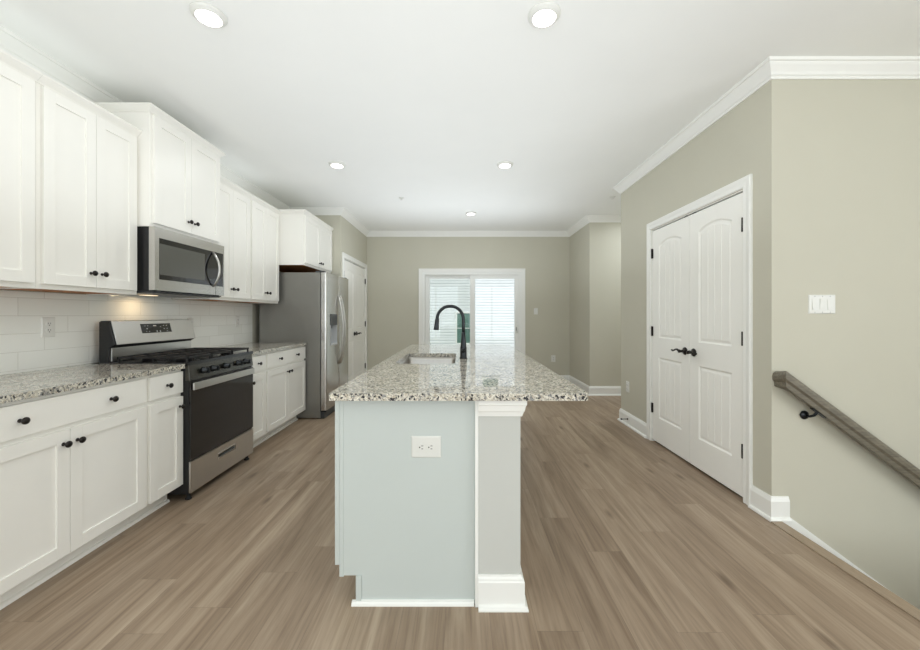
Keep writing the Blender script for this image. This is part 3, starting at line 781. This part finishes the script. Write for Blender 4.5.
# ------------------------------------------------------------------ refrigerator
FY0, FY1, FXS, FXF = 4.522, 5.415, -1.675, -1.600
fr = empty('refrigerator', (-2.0, (FY0+FY1)/2, 0), 'stainless side-by-side refrigerator with a door dispenser', 'refrigerator')
MB().box(-2.40, FXS, FY0, FY1, .012, 1.745).build('cabinet', 'fridge_side', fr, .004)
MB().box(FXS-.05, FXS+.045, FY0+.012, FY1-.012, 0, .075).build('kick_grille', 'dark_grey_plastic', fr, .003)
for y in (FY0+.02, FY1-.06): MB().box(FXS+.0, FXS+.06, y, y+.04, .076, .098).build('bottom_hinge', 'black_metal', fr)
for y in (FY0+.006, FY1-.056): MB().box(FXS-.06, FXS+.05, y, y+.05, 1.7455, 1.765).build('hinge_cover', 'dark_grey_plastic', fr, .004)
def fridge_door(y0, y1, name, hole=None):
    m = MB(); x0 = FXS+.010; z0, z1 = .10, 1.745
    def f(y):
        c = (y0+y1)/2; h = (y1-y0)/2; t = (y-c)/h
        base_ = FXF+.006*(1-t*t); ed = h-abs(y-c)
        if ed < .02: base_ -= .02-math.sqrt(max(0, .02**2-(.02-ed)**2))
        return base_
    ysn = sorted(set([y0, y0+.003, y0+.008, y0+.014, y0+.02]+[y0+.02+(y1-y0-.04)*i/12 for i in range(13)]+[y1-.014, y1-.008, y1-.003, y1]+(list(hole[:2]) if hole else [])))
    bm = m.bm
    for a, b in zip(ysn, ysn[1:]):
        zr = [(z0, z1)]
        if hole and a >= hole[0]-1e-6 and b <= hole[1]+1e-6: zr = [(z0, hole[2]), (hole[3], z1)]
        for p, q in zr:
            m.prism([(x0, a), (f(a), a), (f(b), b), (x0, b)], lambda u, v, w: (u, v, w), p, q)
    return m.build(name, 'stainless', fr)
H = (4.640, 4.880, .865, 1.250)
fz = fridge_door(FY0+.002, 4.982, 'freezer_door', H)
fd = fridge_door(4.990, FY1-.002, 'fridge_door')
dz = MB().box(FXS+.012, FXS+.018, H[0], H[1], H[2], 1.11).box(FXS+.018, FXF+.010, H[0], H[0]+.008, H[2], 1.11).box(FXS+.018, FXF+.010, H[1]-.008, H[1], H[2], 1.11).box(FXS+.018, FXF+.014, H[0], H[1], H[2], H[2]+.014)
dz.build('dispenser_well', 'well_grey', fz)
MB().box(FXS+.012, FXF+.012, H[0], H[1], 1.111, H[3]).box(FXS+.02, FXF-.02, 4.74, 4.78, 1.07, 1.111).build('dispenser_panel', 'dark_grey_plastic', fz, .002)
for y, par in ((4.945, fz), (5.028, fd)):
    hp = []
    for i in range(17):
        t = i/16; hp.append((FXF+.000+.070*math.sin(PI*t)**.75, y, .60+.90*t))
    MB().tube(hp, .013, 12, (1.25, .8)).build('handle', 'brushed_steel', par)

# ------------------------------------------------------------------ outlets and switches (built facing -Y)
def plate_root(name, W, H, label, cat, grp):
    r = empty(name, (0, 0, 0), label, cat, grp)
    m = MB(); b = .005
    pts = lambda i, d: [(-W/2+i, -d, -H/2+i), (W/2-i, -d, -H/2+i), (W/2-i, -d, H/2-i), (-W/2+i, -d, H/2-i)]
    L = [[m.bm.verts.new(p) for p in pts(i, d)] for i, d in ((0, 0), (0, .002), (b, .006))]
    for A, B in zip(L, L[1:]):
        for i in range(4): m.bm.faces.new([A[i], A[(i+1) % 4], B[(i+1) % 4], B[i]])
    m.bm.faces.new(L[-1]); m.bm.faces.new(L[0]); m.build('cover_plate', 'white_plastic', r)
    return r
def outlet(W, H, turned, label, grp='wall outlets'):
    r = plate_root('outlet', W, H, label, 'outlet', grp)
    for s in (-1, 1):
        c = s*.0195
        T = (lambda x, z: (c+z*1.0, -x)) if turned else (lambda x, z: (x, c+z))
        m = MB(); pts = []
        for i in range(20):
            a = 2*PI*i/20; x = .0172*math.cos(a); z = max(-.0135, min(.0135, .0172*math.sin(a))); pts.append(T(x, z))
        m.prism(pts, lambda u, v, w: (u, w, v), -.0060, -.0095); rc = m.build('receptacle', 'white_plastic', r)
        sl_ = MB()
        for (x0, x1, z0, z1) in ((-.0075, -.0050, -.001, .008), (.0050, .0075, -.001, .007), (-.0028, .0028, -.0105, -.0055)):
            a, b = T(x0, z0), T(x1, z1); sl_.box(a[0], b[0], -.0099, -.0093, a[1], b[1])
        sl_.build('slots', 'slot_black', rc)
    return r
def switch(n, label, grp='light switches'):
    r = plate_root('light_switch', .070+.046*(n-1), .115, label, 'light switch', grp)
    for i in range(n):
        x = (i-(n-1)/2)*.046; up = i != 1
        m = MB(); d0, d1 = (.0075, .0115) if up else (.0115, .0075)
        m.prism([(-.006, -.033), (-d1, -.033), (-.0085, 0), (-d0, .033), (-.006, .033)], lambda u, v, w: (w, u, v), x-.0165, x+.0165)
        m.build('rocker', 'white_plastic', r)
    for i in range(n):
        x = (i-(n-1)/2)*.046
        for z in (-.048, .048): MB().lathe([(0, .0058), (.003, .0058), (.0025, .0068), (0, .0069)], (x, 0, z), '-Y', 10).build('screw', 'grey_plastic', r)
    return r
def place(o, loc, rz): o.location = loc; o.rotation_euler = (0, 0, rz); return o
XT = XL+.0081
o1 = outlet(.076, .120, False, 'white outlet on the tile above the left counter'); place(o1, (XT, 2.274, 1.165), PI/2)
def outlet_copy(label):
    c = copy_tree(o1); c['label'] = label; return c
place(outlet_copy('white outlet on the tile just right of the range backguard'), (XT, 3.47, 1.150), PI/2)
place(outlet_copy('white outlet on the tile near the refrigerator'), (XT, 4.20, 1.165), PI/2)
place(outlet_copy('white outlet low on the far wall right of the sliding door'), ((553.3-461)/54.9, YB-.0001, .445), 0)
place(outlet_copy('white outlet low on the right wall beside the near double door'), (XR-.0001, 4.28, .43), -PI/2)
place(outlet(.127, .092, True, 'wide white outlet mounted sideways on the island end panel'), ((426.3-461)*PY0/FPX, PY0-.0001, EYE-(446.6-315)*PY0/FPX), 0)
place(switch(1, 'single white light switch on the far wall beside the sliding door'), ((535.8-461)/54.9, YB-.0001, 1.305), 0)
place(switch(3, 'triple white light switch above the stair handrail'), ((821.6-461)*YR0/FPX, YR0-.0001, EYE+(315-304.3)*YR0/FPX), 0)

# ------------------------------------------------------------------ ceiling lights, sprinklers, door stop
def ceiling_light(label):
    r = empty('ceiling_light', (0, 0, CEIL), label, 'ceiling light', 'round ceiling lights')
    MB().lathe([(0, CEIL), (.082, CEIL), (.082, CEIL-.004), (.078, CEIL-.010), (.066, CEIL-.019), (.0605, CEIL-.0215), (.058, CEIL-.0205), (.057, CEIL-.012), (0, CEIL-.012)], (0, 0, 0), 'Z', 40).build('trim_ring', 'white_plastic', r)
    MB().lathe([(0, CEIL-.013), (.0565, CEIL-.013), (.0565, CEIL-.0195), (.045, CEIL-.0215), (0, CEIL-.0222)], (0, 0, 0), 'Z', 36).build('lens', 'led_lens', r)
    area_light('lamp_light', (0, 0, -.026), (0, 0, 0), .11, .11, LED_W, (.97, 1.0, 1.0), 'DISK', r)
    return r
spots = [(-1.274, 1.92, 'round ceiling light over the aisle nearest the left wall cabinets'), (.420, 1.92, 'round ceiling light above the near end of the island'),
         (-1.246, 3.82, 'round ceiling light over the aisle before the refrigerator'), (.442, 3.82, 'round ceiling light above the far end of the island'),
         (.149, 5.65, 'single round ceiling light closest to the sliding door')]
L0 = None
for x, y, lb in spots:
    if L0 is None: L0 = ceiling_light(lb); o = L0
    else: o = copy_tree(L0); o['label'] = lb
    o.location = (x, y, CEIL)
def sprinkler(label):
    r = empty('fire_sprinkler', (0, 0, CEIL), label, 'sprinkler', 'ceiling sprinklers')
    MB().lathe([(0, CEIL), (.036, CEIL), (.036, CEIL-.003), (.022, CEIL-.007), (0, CEIL-.007)], (0, 0, 0), 'Z', 20).build('escutcheon', 'white_plastic', r)
    m = MB().lathe([(0, CEIL-.007), (.009, CEIL-.007), (.007, CEIL-.016), (0, CEIL-.016)], (0, 0, 0), 'Z', 12)
    m.box(-.013, -.010, -.003, .003, CEIL-.024, CEIL-.007).box(.010, .013, -.003, .003, CEIL-.024, CEIL-.007)
    m.lathe([(0, CEIL-.024), (.014, CEIL-.024), (.014, CEIL-.026), (0, CEIL-.026)], (0, 0, 0), 'Z', 14).build('head', 'white_plastic', r)
    return r
s1 = sprinkler('small white sprinkler in the ceiling ahead of the left aisle light'); s1.location = (-.77, 4.92, CEIL)
s2 = copy_tree(s1); s2['label'] = 'small white sprinkler in the ceiling by the right wall corner'; s2.location = (1.945, 4.88, CEIL)
ds_ = empty('door_stop', (XR-.0155, 4.25, .075), 'small dark door stop on the baseboard beside the near double door', 'door stop')
MB().lathe([(0, 0), (.012, 0), (.010, .005), (.0045, .008), (.0045, .062), (0, .063)], (XR-.0155, 4.25, .075), '-X', 12).build('rod', 'bronze', ds_)
MB().lathe([(0, 0), (.009, 0), (.0095, .012), (.006, .016), (0, .016)], (XR-.0785, 4.25, .075), '-X', 12).build('bumper', 'rubber', ds_)

# ------------------------------------------------------------------ stairs, skirt, handrail
MB_ = MB().prism([(XS-.055, .0005), (XS-.055, .006), (XS+.012, .006), (XS+.020, .000), (XS+.020, -.018), (XS+.001, -.022), (XS+.001, .0005)], lambda u, v, w: (u, w, v), 1.20, YR0-.031)
struct(MB_.build('trim_stair_nosing', 'stair_wood'), 'wood nosing strip along the floor edge at the stairs', 'stair nosing')
st_ = struct(empty('staircase', (XS, 1.75, ZD)), 'stairs going down beside the right wall', 'staircase')
rise, run = .187, .255
for k in range(1, 11):
    x0 = XS+.022+run*(k-1); z = -rise*k
    MB().box(x0-.0, min(x0+run+.022, XE-.01), 1.205, YR0-.021, z-.028, z).build('tread', 'stair_wood', st_)
    MB().box(x0+.0, x0+.016, 1.205, YR0-.021, z+.0005, z+rise-.030).build('riser', 'trim_paint', st_)
top = lambda x: -.020-.735*(x-2.02)
sk_ = MB(); sx0, sx1 = 1.935, 4.3
sk_.prism([(sx0, top(sx0)), (sx1, top(sx1)), (sx1, top(sx1)-.30), (sx0, top(sx0)-.30)], lambda u, v, w: (u, w, v), YR0-.018, YR0)
sk_.prism([(sx0, top(sx0)), (sx0, top(sx0)+.012), (sx1, top(sx1)+.012), (sx1, top(sx1))], lambda u, v, w: (u, w, v), YR0-.012, YR0)
struct(sk_.build('trim_stair_skirt', 'trim_paint'), 'white sloping skirt board beside the stairs', 'skirt board')

hr = empty('handrail', (1.90, YR0, .87), 'grey brown wooden handrail sloping down the stair wall', 'handrail')
RYc = 2.235; sl0 = .738
def rz(x): return .853-sl0*(x-1.915)
# rail profile (across, height)
RP = [(a*1.12, h*1.32) for a, h in ((-.017, -.034), (.017, -.034), (.019, -.014), (.028, -.004), (.029, .012), (.024, .026), (.012, .033), (-.012, .033), (-.024, .026), (-.029, .012), (-.028, -.004), (-.019, -.014))]
m = MB(); bm = m.bm; rings = []
cs = math.cos(math.atan(sl0))
xm = 1.915
# return into the wall, mitred
rings.append([bm.verts.new((xm+a, YR0-.001, rz(xm)-sl0*a*.0+h)) for a, h in RP])
rings.append([bm.verts.new((xm+a, RYc+a, rz(xm+a)+h/cs*.9)) for a, h in RP])
rings.append([bm.verts.new((4.0, RYc+a, rz(4.0)+h/cs*.9)) for a, h in RP])
n = len(RP)
for A, B in zip(rings, rings[1:]):
    for i in range(n): bm.faces.new([A[i], A[(i+1) % n], B[(i+1) % n], B[i]])
bm.faces.new(rings[0]); bm.faces.new(rings[-1])
m.build('rail', 'rail_wood', hr)
for xb in (2.075, 3.3):
    zb = rz(xb)-.086
    b = MB().lathe([(0, 0), (.026, 0), (.027, .005), (.022, .011), (.010, .016), (0, .017)], (xb, YR0-.001, zb-.015), '-Y', 20)
    b.tube([(xb, YR0-.012, zb-.015), (xb+.004, YR0-.035, zb-.016), (xb+.012, YR0-.055, zb-.004), (xb+.022, RYc, zb+.020), (xb+.026, RYc, rz(xb+.026)-.05)], [.008, .0075, .0075, .0075, .0085], 10)
    for t in (-.03, -.01, .01):
        pass
    b.prism([(xb-.012, rz(xb-.012)-.0525), (xb+.062, rz(xb+.062)-.0525), (xb+.062, rz(xb+.062)-.058), (xb-.012, rz(xb-.012)-.058)], lambda u, v, w: (u, w, v), RYc-.013, RYc+.013)
    b.build('bracket', 'black_metal', hr)
